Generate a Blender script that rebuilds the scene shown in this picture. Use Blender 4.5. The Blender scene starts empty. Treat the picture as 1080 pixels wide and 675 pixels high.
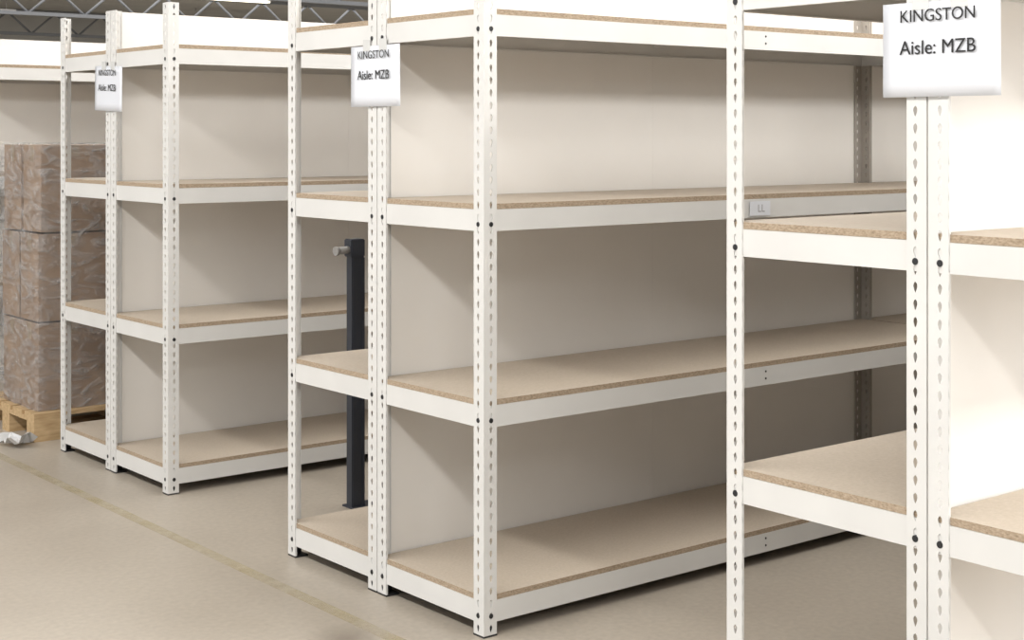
import bpy, bmesh, math, random
from mathutils import Vector, Matrix
random.seed(4)
S=bpy.context.scene
COL=S.collection
# ---------------------------------------------------------------- helpers
def new_mat(name, color, rough=0.5, metal=0.0):
    m=bpy.data.materials.new(name); m.use_nodes=True
    b=m.node_tree.nodes['Principled BSDF']
    b.inputs['Base Color'].default_value=(*color,1)
    b.inputs['Roughness'].default_value=rough
    b.inputs['Metallic'].default_value=metal
    return m
def ramp_mat(name, stops, scale, rough=0.6, detail=4, bump=0.0, stretch=(1,1,1), coord='Object', bscale=None):
    m=new_mat(name,stops[0][1],rough); nt=m.node_tree; N=nt.nodes; Lk=nt.links
    b=N['Principled BSDF']
    tc=N.new('ShaderNodeTexCoord'); mp=N.new('ShaderNodeMapping'); mp.inputs['Scale'].default_value=stretch
    nz=N.new('ShaderNodeTexNoise'); nz.inputs['Scale'].default_value=scale; nz.inputs['Detail'].default_value=detail
    cr=N.new('ShaderNodeValToRGB')
    while len(cr.color_ramp.elements)<len(stops): cr.color_ramp.elements.new(0.5)
    for e,(p,c) in zip(cr.color_ramp.elements,stops):
        e.position=p; e.color=(*c,1)
    Lk.new(tc.outputs[coord],mp.inputs['Vector']); Lk.new(mp.outputs['Vector'],nz.inputs['Vector'])
    Lk.new(nz.outputs['Fac'],cr.inputs['Fac']); Lk.new(cr.outputs['Color'],b.inputs['Base Color'])
    if bump:
        bp=N.new('ShaderNodeBump'); bp.inputs['Strength'].default_value=bump; bp.inputs['Distance'].default_value=0.002
        Lk.new(nz.outputs['Fac'],bp.inputs['Height']); Lk.new(bp.outputs['Normal'],b.inputs['Normal'])
    return m
def mesh_obj(name, me, parent=None, loc=(0,0,0), mat=None):
    o=bpy.data.objects.new(name,me); COL.objects.link(o); o.location=loc
    if parent: o.parent=parent
    if mat is not None and len(me.materials)==0: me.materials.append(mat)
    return o
def empty(name, loc=(0,0,0), rot=0):
    e=bpy.data.objects.new(name,None); e.empty_display_size=0.1; e.location=loc; e.rotation_euler[2]=rot
    COL.objects.link(e); return e
def box(bm,x0,x1,y0,y1,z0,z1,mi=0):
    vs=[bm.verts.new(p) for p in((x0,y0,z0),(x1,y0,z0),(x1,y1,z0),(x0,y1,z0),(x0,y0,z1),(x1,y0,z1),(x1,y1,z1),(x0,y1,z1))]
    for f in((3,2,1,0),(4,5,6,7),(0,1,5,4),(1,2,6,5),(2,3,7,6),(3,0,4,7)):
        fa=bm.faces.new([vs[i] for i in f]); fa.material_index=mi
def cyl(bm,p0,p1,r,n=12,mi=0):
    p0=Vector(p0);p1=Vector(p1);d=(p1-p0);z=d.normalized()
    a=Vector((1,0,0)) if abs(z.x)<.9 else Vector((0,1,0))
    u=z.cross(a).normalized(); v=z.cross(u)
    A=[];B=[]
    for i in range(n):
        t=2*math.pi*i/n; o=(u*math.cos(t)+v*math.sin(t))*r
        A.append(bm.verts.new(p0+o));B.append(bm.verts.new(p1+o))
    for i in range(n):
        j=(i+1)%n; f=bm.faces.new((A[i],A[j],B[j],B[i])); f.smooth=True; f.material_index=mi
    f=bm.faces.new(A[::-1]);f.material_index=mi
    f=bm.faces.new(B);f.material_index=mi
def finish(bm,name,mats=()):
    bmesh.ops.recalc_face_normals(bm,faces=bm.faces)
    me=bpy.data.meshes.new(name); bm.to_mesh(me); bm.free()
    for m in mats: me.materials.append(m)
    return me
# ---------------------------------------------------------------- materials
M_white=ramp_mat('white_powder_coat',[(0.35,(.635,.63,.615)),(0.65,(.68,.675,.66))],3.0,0.42)
M_shadeup=ramp_mat('shaded_white_steel',[(0.35,(.36,.33,.295)),(0.65,(.42,.385,.345))],3.0,0.5)  # darkened upright coat: shade on the inner back uprights put into the colour
M_panel=ramp_mat('white_hardboard',[(0.3,(.77,.745,.71)),(0.7,(.81,.785,.75))],2.2,0.55)
M_board=ramp_mat('chipboard_face',[(0.30,(.50,.43,.345)),(0.5,(.535,.46,.375)),(0.72,(.57,.495,.41))],110,0.6,5,0.03)
M_edge=ramp_mat('chipboard_edge',[(0.32,(.26,.195,.13)),(0.5,(.36,.28,.20)),(0.7,(.45,.36,.265))],260,0.85,4,0.2,(.5,.5,1.2))
M_black=new_mat('black_plastic',(.015,.015,.017),0.5)
M_paper=new_mat('white_paper',(.70,.72,.77),0.35)
M_ink=new_mat('printed_ink',(.012,.012,.014),0.6)
M_tape=new_mat('clear_tape',(.62,.62,.61),0.2)
M_card=ramp_mat('cardboard',[(0.3,(.27,.19,.135)),(0.7,(.35,.255,.185))],5,0.7)
M_cardtape=new_mat('packing_tape',(.34,.27,.20),0.3)
M_wood=ramp_mat('pallet_wood',[(0.3,(.42,.28,.14)),(0.7,(.62,.45,.26))],9,0.75,5,0.2,(1,6,6))
M_slate=new_mat('dark_slate_paint',(.028,.032,.043),0.5)
M_pipe=new_mat('grey_tube',(.26,.25,.24),0.6,0.0)
# ---------------------------------------------------------------- shelving
U=0.5965; FW=0.052; PH=2.155; LEN=2.622; GAP=0.003
LV=[0.043,0.656,1.272,1.886]; BH=0.068; BT=0.018
PITCH=0.0385
def upright_mesh(sx,sy,mat=None):
    """perforated angle upright, outer corner at the origin, flanges toward sx / sy"""
    bm=bmesh.new()
    n=int((PH-0.006)/PITCH); p=(PH-0.006)/n
    inner=[(0,.0125),(.0045,.008),(.0056,.002),(.003,-.007),(0,-.0125),(-.003,-.007),(-.0056,.002),(-.0045,.008)]
    for face in (0,1):
        def pt(u,z):
            return (0,sy*u,z) if face==0 else (sx*u,0,z)
        c=0.029
        for i in range(n):
            zc=0.006+p*(i+.5); h=p/2
            O=[(c,h),(FW,h),(FW,0),(FW,-h),(c,-h),(0,-h),(0,0),(0,h)]
            ov=[bm.verts.new(pt(a,zc+b)) for a,b in O]
            iv=[bm.verts.new(pt(c+a,zc+b)) for a,b in inner]
            for k in range(8):
                j=(k+1)%8; bm.faces.new((ov[k],ov[j],iv[j],iv[k]))
            # return lip on the free edge
            if face==0: q=[(0,sy*FW,zc-h),(sx*.007,sy*FW,zc-h),(sx*.007,sy*FW,zc+h),(0,sy*FW,zc+h)]
            else: q=[(sx*FW,0,zc-h),(sx*FW,sy*.007,zc-h),(sx*FW,sy*.007,zc+h),(sx*FW,0,zc+h)]
            bm.faces.new([bm.verts.new(v) for v in q])
    bmesh.ops.remove_doubles(bm,verts=bm.verts,dist=1e-5)
    bmesh.ops.recalc_face_normals(bm,faces=bm.faces)
    # make sure normals face outward (away from the inside of the angle)
    f=max(bm.faces,key=lambda f:abs(f.normal.x)*f.calc_area())
    if f.normal.x*sx>0: bmesh.ops.reverse_faces(bm,faces=bm.faces)
    me=bpy.data.meshes.new('upright'); bm.to_mesh(me); bm.free(); me.materials.append(mat or M_white)
    return me
UP={(a,b):upright_mesh(a,b) for a in(1,-1) for b in(1,-1)}
UPG={(a,-1):upright_mesh(a,-1,M_shadeup) for a in(1,-1)}
PROF=[(0,0),(0,BH),(.030,BH),(.030,BH-.003),(.005,BH-.003),(.005,.003),(.013,.003),(.013,0)]
def beam(bm,axis,a0,a1,off,sgn,z):
    A=[];B=[]
    for (u,h) in PROF:
        if axis=='x':
            A.append(bm.verts.new((a0,off+sgn*u,z+h)));B.append(bm.verts.new((a1,off+sgn*u,z+h)))
        else:
            A.append(bm.verts.new((off+sgn*u,a0,z+h)));B.append(bm.verts.new((off+sgn*u,a1,z+h)))
    n=len(PROF)
    for i in range(n):
        j=(i+1)%n; bm.faces.new((A[i],A[j],B[j],B[i]))
    bm.faces.new(A);bm.faces.new(B[::-1])
def shared_parts():
    e=.0028
    bm=bmesh.new()
    for z in LV:
        beam(bm,'x',e+.001,LEN-e-.001,e,1,z); beam(bm,'x',e+.001,LEN-e-.001,U-e,-1,z)
        beam(bm,'y',e+.001,U-e-.001,e,1,z); beam(bm,'y',e+.001,U-e-.001,LEN-e,-1,z)
        box(bm,LEN/2-.02,LEN/2+.02,.02,U-.02,z+BH-.03,z+BH-.0005)
    beams=finish(bm,'beams',[M_white])
    bm=bmesh.new()
    for z in LV:
        box(bm,.005,LEN-.005,.005,U-.005,z+BH+.0005,z+BH+BT)
    for f in bm.faces: f.material_index=0 if abs(f.normal.z)>.5 else 1
    bmesh.ops.recalc_face_normals(bm,faces=bm.faces)
    for f in bm.faces: f.material_index=0 if abs(f.normal.z)>.5 else 1
    boards=finish(bm,'shelf_boards',[M_board,M_edge])
    bm=bmesh.new(); c=.029
    for z in LV:
        zz=z+.022
        for sx,x in((1,0),(-1,LEN)):
            for sy,y in((1,0),(-1,U)):
                cyl(bm,(x-sx*.0012,y+sy*c,zz),(x+sx*.006,y+sy*c,zz),.0080,10)
                cyl(bm,(x+sx*c,y-sy*.0012,zz),(x+sx*c,y+sy*.006,zz),.0080,10)
        for y,s in((0,1),(U,-1)):
            for q in(.024,.05):
                cyl(bm,(LEN/2,y+s*.0015,z+q),(LEN/2,y+s*.006,z+q),.0042,8)
    bolts=finish(bm,'bolts',[M_black])
    bm=bmesh.new()
    for sx,x in((1,0),(-1,LEN)):
        for sy,y in((1,0),(-1,U)):
            x0,x1=sorted((x,x+sx*(FW+.002))); y0,y1=sorted((y,y+sy*(FW+.002)))
            box(bm,x0,x1,y0,y1,0,.006)
            a0,a1=sorted((x+sx*.003,x+sx*.012)); b0,b1=sorted((y+sy*.003,y+sy*.05)); box(bm,a0,a1,b0,b1,.005,.035)
            a0,a1=sorted((x+sx*.003,x+sx*.05)); b0,b1=sorted((y+sy*.003,y+sy*.012)); box(bm,a0,a1,b0,b1,.005,.035)
    feet=finish(bm,'feet',[M_black])
    bm=bmesh.new()
    h=LEN/2
    box(bm,.004,h-.0003,0,.004,.012,PH-.004)
    box(bm,h+.0003,LEN-.004,0,.004,.012,PH-.004)
    panel=finish(bm,'back_panel',[M_panel])
    return beams,boards,bolts,feet,panel
BEAMS,BOARDS,BOLTS,FEET,PANEL=shared_parts()
def unit(x,y,panel,shaded=()):
    e=empty('shelving_unit',(x,y,0))
    for i,(sx,sy,px,py) in enumerate(((1,1,0,0),(-1,1,LEN,0),(-1,-1,LEN,U),(1,-1,0,U))):
        o=mesh_obj('upright_%d'%(i+1),UPG[(sx,sy)] if i in shaded else UP[(sx,sy)],e,(px,py,0))
        m=o.modifiers.new('thick','SOLIDIFY'); m.thickness=.0022; m.offset=-1
    mesh_obj('beams',BEAMS,e); mesh_obj('shelf_boards',BOARDS,e)
    mesh_obj('bolts',BOLTS,e); mesh_obj('feet',FEET,e)
    if panel: mesh_obj('back_panel',PANEL,e,(0,U+.0008,0))
    return e
ROWS=[(-.079,-2.302),(0,0),(.062,2.334),(.10,4.668)]
units=[]
for (rx,ry) in ROWS:
    for b in range(2):
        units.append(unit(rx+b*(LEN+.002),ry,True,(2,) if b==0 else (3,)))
        units.append(unit(rx+b*(LEN+.002),ry+U+.0065,False))
# ---------------------------------------------------------------- signs
def sign(x,y,z0,h=.21,w=.302,tilt=0):
    """A4 sheet on the row end, facing -X; local: x -> -Y world (reads left to right from the aisle)"""
    e=empty('aisle_sign',(x,y,z0)); e.rotation_euler=(math.radians(tilt),0,0)
    bm=bmesh.new()
    n=10; m=6; g=[[None]*(m+1) for _ in range(n+1)]
    for i in range(n+1):
        for j in range(m+1):
            u=(i/n-.5)*w; v=j/m*h
            bow=-.004*math.sin(math.pi*i/n)*(1-j/m)-.002*math.sin(5*i/n)*(1-j/m)
            g[i][j]=bm.verts.new((bow-.0015,-u,v))
    for i in range(n):
        for j in range(m):
            f=bm.faces.new((g[i][j],g[i+1][j],g[i+1][j+1],g[i][j+1])); f.smooth=True
    me=finish(bm,'sheet',[M_paper]); o=mesh_obj('sheet',me,e)
    md=o.modifiers.new('t','SOLIDIFY'); md.thickness=.0006
    bm=bmesh.new()
    for yy in(-.05,.05): box(bm,-.0035,-.0022,yy-.022,yy+.022,h-.018,h+.022)
    mesh_obj('tape',finish(bm,'tape',[M_tape]),e)
    for k,(t,zz,wd) in enumerate((('KINGSTON',.180-.0135,.192),('Aisle: MZB',.108-.0135,.196))):
        for rep in range(2):
            cu=bpy.data.curves.new('lettering_%d'%k,'FONT'); cu.body=t; cu.size=.04; cu.align_x='CENTER'
            cu.extrude=.0001
            to=bpy.data.objects.new('lettering_%d'%(k*2+rep+1),cu); COL.objects.link(to)
            bpy.context.view_layer.update()
            to.scale=(wd/to.dimensions.x,)*3 if to.dimensions.x else (1,1,1)
            # second copy, slightly shifted along the line: heavier strokes
            to.parent=e; to.location=(-.0075-.00003*rep,0.004-.0007*rep,zz)
            to.rotation_euler=(math.pi/2,0,-math.pi/2)
            cu.materials.append(M_ink)
    return e
sign(-.079-.002,-1.737,1.659,tilt=0)
sign(-.002,.607,1.672,tilt=0)
sign(.062-.002,2.957,1.686,tilt=2)
# small label on the long beam
e=empty('shelf_label',(1.275,-.0015,1.272+.008))
bm=bmesh.new(); box(bm,-.055,.055,-.0012,0,0,.052); mesh_obj('paper',finish(bm,'paper',[M_paper]),e)
cu=bpy.data.curves.new('lbl','FONT'); cu.body='LL'; cu.size=.04; cu.align_x='CENTER'; cu.materials.append(new_mat('grey_ink',(.3,.3,.32)))
to=bpy.data.objects.new('lettering',cu); COL.objects.link(to); to.parent=e; to.location=(.005,-.0018,.013); to.rotation_euler=(math.pi/2,0,0)
# ---------------------------------------------------------------- pallet + boxes
e=empty('wooden_pallet',(0.03,3.80,0))
bm=bmesh.new(); PL,PW=1.2,.80
for i in range(3):
    yy=[0,PW/2-.05,PW-.1][i]; box(bm,0,PL,yy,yy+.1,0,.022)
    for xx in(0,PL/2-.07,PL-.14): box(bm,xx,xx+.14,yy,yy+.1,.022,.10)
for xx in(0,PL/2-.07,PL-.14): box(bm,xx,xx+.14,0,PW,.10,.122)
for i in range(5):
    yy=i*(PW-.13)/4; box(bm,0,PL,yy,yy+.13,.1225,.144)
mesh_obj('slats',finish(bm,'slats',[M_wood]),e)
e=empty('wrapped_box_stack',(0.06,3.84,.1455))
bm=bmesh.new(); bw=.37; bd=.245; bh=.452
for l in range(3):
    for i in range(3):
        for j in range(2):
            jx=random.uniform(-.010,.010); jy=random.uniform(-.006,.006)
            x0=.02+i*(bw+.012)+jx; y0=.02+j*(bd+.012)+jy; z0=l*(bh+.010)
            box(bm,x0,x0+bw,y0,y0+bd,z0,z0+bh)
            box(bm,x0+bw/2-.025,x0+bw/2+.025,y0-.0008,y0+bd+.0008,z0+bh-.06,z0+bh+.0008,1)
            box(bm,x0-.0008,x0+.0004,y0+bd/2-.025,y0+bd/2+.025,z0+bh-.09,z0+bh,1)
bx=mesh_obj('boxes',finish(bm,'boxes',[M_card,M_cardtape]),e)
md=bx.modifiers.new('b','BEVEL'); md.width=.012; md.segments=2; md.limit_method='ANGLE'
# stretch film
mw=bpy.data.materials.new('stretch_film'); mw.use_nodes=True; nt=mw.node_tree; nt.nodes.clear()
out=nt.nodes.new('ShaderNodeOutputMaterial'); mx=nt.nodes.new('ShaderNodeMixShader'); tr=nt.nodes.new('ShaderNodeBsdfTransparent'); gl=nt.nodes.new('ShaderNodeBsdfPrincipled')
gl.inputs['Base Color'].default_value=(.52,.52,.53,1); gl.inputs['Roughness'].default_value=.18
nz=nt.nodes.new('ShaderNodeTexNoise'); nz.inputs['Scale'].default_value=6; nz.inputs['Detail'].default_value=5; nz.inputs['Distortion'].default_value=2
tc=nt.nodes.new('ShaderNodeTexCoord'); mp=nt.nodes.new('ShaderNodeMapping'); mp.inputs['Scale'].default_value=(1,1,2.2)
nt.links.new(tc.outputs['Object'],mp.inputs[0]); nt.links.new(mp.outputs[0],nz.inputs['Vector'])
bp=nt.nodes.new('ShaderNodeBump'); bp.inputs['Strength'].default_value=1; bp.inputs['Distance'].default_value=.04
nt.links.new(nz.outputs['Fac'],bp.inputs['Height']); nt.links.new(bp.outputs['Normal'],gl.inputs['Normal'])
mr=nt.nodes.new('ShaderNodeMapRange'); mr.inputs[1].default_value=.38; mr.inputs[2].default_value=.68; mr.inputs[3].default_value=.06; mr.inputs[4].default_value=.48
nt.links.new(nz.outputs['Fac'],mr.inputs[0]); nt.links.new(mr.outputs[0],mx.inputs[0])
nt.links.new(tr.outputs[0],mx.inputs[1]); nt.links.new(gl.outputs[0],mx.inputs[2]); nt.links.new(mx.outputs[0],out.inputs[0])
bm=bmesh.new()
X1=3*bw+.024+.04; Y1=2*bd+.012+.04; nx,ny,nzs=24,14,30
def wr(x,y,z,ax):
    a=.006*math.sin(z*23+x*9+y*11)+.004*math.sin(z*61-x*17)
    return a
per=[]
for i in range(nx): per.append((i/nx*X1,0,0,-1))
for i in range(ny): per.append((X1,i/ny*Y1,1,0))
for i in range(nx): per.append((X1-i/nx*X1,Y1,0,1))
for i in range(ny): per.append((0,Y1-i/ny*Y1,-1,0))
ring=[]
for k in range(nzs+1):
    z=.002+k/nzs*1.385; row=[]
    for (x,y,ax,ay) in per:
        w=wr(x,y,z,0); row.append(bm.verts.new((x+ax*w,y+ay*w,z)))
    ring.append(row)
for k in range(nzs):
    for i in range(len(per)):
        j=(i+1)%len(per); f=bm.faces.new((ring[k][i],ring[k][j],ring[k+1][j],ring[k+1][i])); f.smooth=True
mesh_obj('stretch_film',finish(bm,'film',[mw]),e)
# crumpled film on the floor by the pallet corner
bm=bmesh.new()
g=[[bm.verts.new((i*.035+random.uniform(-.01,.01),j*.035+random.uniform(-.01,.01),.004+abs(random.gauss(0,.04)))) for j in range(6)] for i in range(5)]
for i in range(4):
    for j in range(5): bm.faces.new((g[i][j],g[i+1][j],g[i+1][j+1],g[i][j+1]))
me=finish(bm,'crumpled_film',[new_mat('crumpled_plastic',(.62,.62,.62),.25)])
o=mesh_obj('crumpled_film',me,None,(-.135,3.70,0.0))
# ---------------------------------------------------------------- dark steel post standing in the aisle
e=empty('steel_stand_post',(.585,1.65,0))
bm=bmesh.new()
box(bm,-.027,.027,-.024,.024,.0,1.075)
box(bm,-.034,.034,-.03,.03,1.06,1.135)
box(bm,.02,.034,-.03,.03,.0,1.06)
bmesh.ops.bevel(bm,geom=list(bm.edges),offset=.004,segments=2,affect='EDGES')
mesh_obj('column',finish(bm,'column',[M_slate]),e)
bm=bmesh.new(); cyl(bm,(.0,0,1.092),(-.098,-.01,1.088),.016,16); cyl(bm,(-.09,-.01,1.088),(-.103,-.011,1.0875),.019,16)
mesh_obj('peg',finish(bm,'peg',[M_pipe]),e)
bm=bmesh.new(); box(bm,-.03,.16,-.05,.05,0,.008); mesh_obj('foot',finish(bm,'foot',[M_slate]),e)
# ---------------------------------------------------------------- room
RX0,RX1,RY0,RY1,RH=-9,30,-9,27,4.1
fm=new_mat('worn_concrete',(.5,.42,.32),.38); nt=fm.node_tree; N=nt.nodes; Lk=nt.links; b=N['Principled BSDF']
tc=N.new('ShaderNodeTexCoord')
n1=N.new('ShaderNodeTexNoise'); n1.inputs['Scale'].default_value=.9; n1.inputs['Detail'].default_value=8; n1.inputs['Roughness'].default_value=.6
n2=N.new('ShaderNodeTexNoise'); n2.inputs['Scale'].default_value=45; n2.inputs['Detail'].default_value=4
Lk.new(tc.outputs['Object'],n1.inputs['Vector']); Lk.new(tc.outputs['Object'],n2.inputs['Vector'])
c1=N.new('ShaderNodeValToRGB'); c1.color_ramp.elements[0].position=.3; c1.color_ramp.elements[0].color=(.37,.325,.27,1); c1.color_ramp.elements[1].position=.7; c1.color_ramp.elements[1].color=(.46,.41,.345,1)
Lk.new(n1.outputs['Fac'],c1.inputs['Fac'])
mxx=N.new('ShaderNodeMix'); mxx.data_type='RGBA'; mxx.blend_type='OVERLAY'; mxx.inputs['Factor'].default_value=.18
Lk.new(c1.outputs['Color'],mxx.inputs[6]); Lk.new(n2.outputs['Fac'],mxx.inputs[7])
# oily stain
sep=N.new('ShaderNodeVectorMath'); sep.operation='DISTANCE'; sep.inputs[1].default_value=(-.34,.27,0)
Lk.new(tc.outputs['Object'],sep.inputs[0])
add=N.new('ShaderNodeMath'); add.operation='MULTIPLY_ADD'; add.inputs[1].default_value=.25; Lk.new(n1.outputs['Fac'],add.inputs[0]); Lk.new(sep.outputs['Value'],add.inputs[2])
mr=N.new('ShaderNodeMapRange'); mr.inputs[1].default_value=.14; mr.inputs[2].default_value=.26; mr.inputs[3].default_value=.6; mr.inputs[4].default_value=0
Lk.new(add.outputs[0],mr.inputs[0])
mx2=N.new('ShaderNodeMix'); mx2.data_type='RGBA'; mx2.inputs[7].default_value=(.16,.13,.10,1)
Lk.new(mr.outputs[0],mx2.inputs['Factor']); Lk.new(mxx.outputs[2],mx2.inputs[6]); Lk.new(mx2.outputs[2],b.inputs['Base Color'])
rr=N.new('ShaderNodeMapRange'); rr.inputs[3].default_value=.28; rr.inputs[4].default_value=.5; Lk.new(n1.outputs['Fac'],rr.inputs[0]); Lk.new(rr.outputs[0],b.inputs['Roughness'])
bm=bmesh.new(); box(bm,RX0,RX1,RY0,RY1,-.1,0); mesh_obj('floor',finish(bm,'floor',[fm]))
# faded yellow aisle line
ym=bpy.data.materials.new('faded_yellow_paint'); ym.use_nodes=True; nt=ym.node_tree; b=nt.nodes['Principled BSDF']; b.inputs['Base Color'].default_value=(.55,.47,.27,1); b.inputs['Roughness'].default_value=.5
nz=nt.nodes.new('ShaderNodeTexNoise'); nz.inputs['Scale'].default_value=5; nz.inputs['Detail'].default_value=9; nz.inputs['Roughness'].default_value=.7
tc=nt.nodes.new('ShaderNodeTexCoord'); nt.links.new(tc.outputs['Object'],nz.inputs['Vector'])
mr=nt.nodes.new('ShaderNodeMapRange'); mr.inputs[1].default_value=.35; mr.inputs[2].default_value=.7; mr.inputs[3].default_value=.03; mr.inputs[4].default_value=.30
nt.links.new(nz.outputs['Fac'],mr.inputs[0]); nt.links.new(mr.outputs[0],b.inputs['Alpha'])
bm=bmesh.new(); box(bm,-.245,-.195,-6,12,.0003,.0012); mesh_obj('floor_line',finish(bm,'floor_line',[ym]))
M_wall=ramp_mat('painted_wall',[(0.3,(.50,.50,.49)),(0.7,(.58,.57,.55))],1.2,.8)
M_ceil=ramp_mat('corrugated_ceiling',[(0.3,(.42,.41,.39)),(0.7,(.5,.49,.46))],1.5,.8)
def slab(name,a,mat):
    bm=bmesh.new(); box(bm,*a); return mesh_obj(name,finish(bm,name,[mat]))
slab('ceiling',(RX0,RX1,RY0,RY1,RH,RH+.1),M_ceil)
slab('wall_back',(RX0,RX1,RY1,RY1+.1,0,RH),M_wall)
slab('wall_right',(RX1,RX1+.1,RY0,RY1,0,RH),M_wall)
slab('wall_left',(RX0-.1,RX0,RY0,RY1,0,RH),M_wall)
slab('wall_front',(RX0,RX1,RY0-.1,RY0,0,RH),M_wall)
M_steel=new_mat('roof_steel',(.24,.25,.27),.5)
M_duct=new_mat('galvanised_duct',(.45,.46,.47),.35,.6)
for k,yy in enumerate((6,11,16,21,26)):
    bm=bmesh.new()
    box(bm,RX0+.01,RX1-.01,yy-.06,yy+.06,RH-.08,RH-.005); box(bm,RX0+.01,RX1-.01,yy-.05,yy+.05,RH-.52,RH-.46)
    n=39; 
    for i in range(n):
        x=RX0+.3+i*(RX1-RX0-.6)/n; w=(RX1-RX0-.6)/n
        cyl(bm,(x,yy,RH-.06),(x+w/2,yy,RH-.48),.022,6); cyl(bm,(x+w/2,yy,RH-.48),(x+w,yy,RH-.06),.022,6)
    mesh_obj('roof_truss',finish(bm,'roof_truss',[M_steel]))
bm=bmesh.new(); cyl(bm,(RX0+.1,13.5,RH-.5),(RX1-.1,13.5,RH-.5),.16,20); cyl(bm,(RX0+.1,14.4,RH-.25),(RX1-.1,14.4,RH-.25),.05,12)
mesh_obj('air_duct',finish(bm,'air_duct',[M_duct]))
M_tube=bpy.data.materials.new('lamp_tube'); M_tube.use_nodes=True; b=M_tube.node_tree.nodes['Principled BSDF']; b.inputs['Emission Color'].default_value=(1,.93,.72,1); b.inputs['Emission Strength'].default_value=3
for (lx,ly) in ((4,18.5),(9,18.5),(14,18.5),(6.5,23.5),(11.5,23.5),(2,9),(7,9)):
    e=empty('ceiling_lamp',(lx,ly,RH-.32))
    bm=bmesh.new(); box(bm,-.75,.75,-.09,.09,.04,.09); cyl(bm,(-.6,0,.09),(-.6,0,.315),.008,6); cyl(bm,(.6,0,.09),(.6,0,.315),.008,6)
    mesh_obj('housing',finish(bm,'housing',[M_white]),e)
    bm=bmesh.new(); cyl(bm,(-.72,-.04,.02),(.72,-.04,.02),.016); cyl(bm,(-.72,.04,.02),(.72,.04,.02),.016)
    mesh_obj('tubes',finish(bm,'tubes',[M_tube]),e)
# ---------------------------------------------------------------- lights
def area(name,loc,target,sx,sy,power,color=(1,.985,.96)):
    l=bpy.data.lights.new(name,'AREA'); l.shape='RECTANGLE'; l.size=sx; l.size_y=sy; l.energy=power; l.color=color
    o=bpy.data.objects.new(name,l); COL.objects.link(o); o.location=loc
    d=Vector(target)-Vector(loc); o.rotation_euler=d.to_track_quat('-Z','Y').to_euler(); return o
k=area('light_strip',(-3.2,0.5,3.9),(-2.2,0.5,0),.35,14,400)
k.rotation_euler=(0,math.radians(-25),0)
for x in(1.6,5.5,9.5):
    f=area('light_strip',(x,1,4.0),(x,1,0),.5,16,300); f.rotation_euler=(0,0,0)
area('light_strip',(12,18,4.0),(12,18,0),16,10,800)
area('light_strip',(2.0,-6.6,3.8),(2.0,.6,1.5),12,.6,300)  # unseen strip added to brighten the panels below the top shelf
area('front_fill',(2.5,-8.6,2.0),(2.5,0,1.6),10,3.6,330,(.97,.985,1))  # unseen fill added behind the camera; the front wall has no door
area('left_fill',(-8.6,0,2.2),(0,0,1.2),10,3,220,(.96,.98,1))  # unseen fill added on the left; that wall has no window
w=bpy.data.worlds.new('world'); S.world=w; w.use_nodes=True; w.node_tree.nodes['Background'].inputs[0].default_value=(.9,.93,1,1); w.node_tree.nodes['Background'].inputs[1].default_value=.3
# ---------------------------------------------------------------- camera
cam=bpy.data.cameras.new('camera'); co=bpy.data.objects.new('camera',cam); COL.objects.link(co)
co.location=(-2.86141,-3.70366,1.57581); co.rotation_euler=(math.pi/2,0,-.67666)
cam.sensor_width=36; cam.lens=1579.7/1080*36; cam.shift_y=-(337.5-141.9)/1080; cam.clip_end=200
S.camera=co
S.view_settings.view_transform='Standard'; S.view_settings.look='None'; S.view_settings.exposure=0
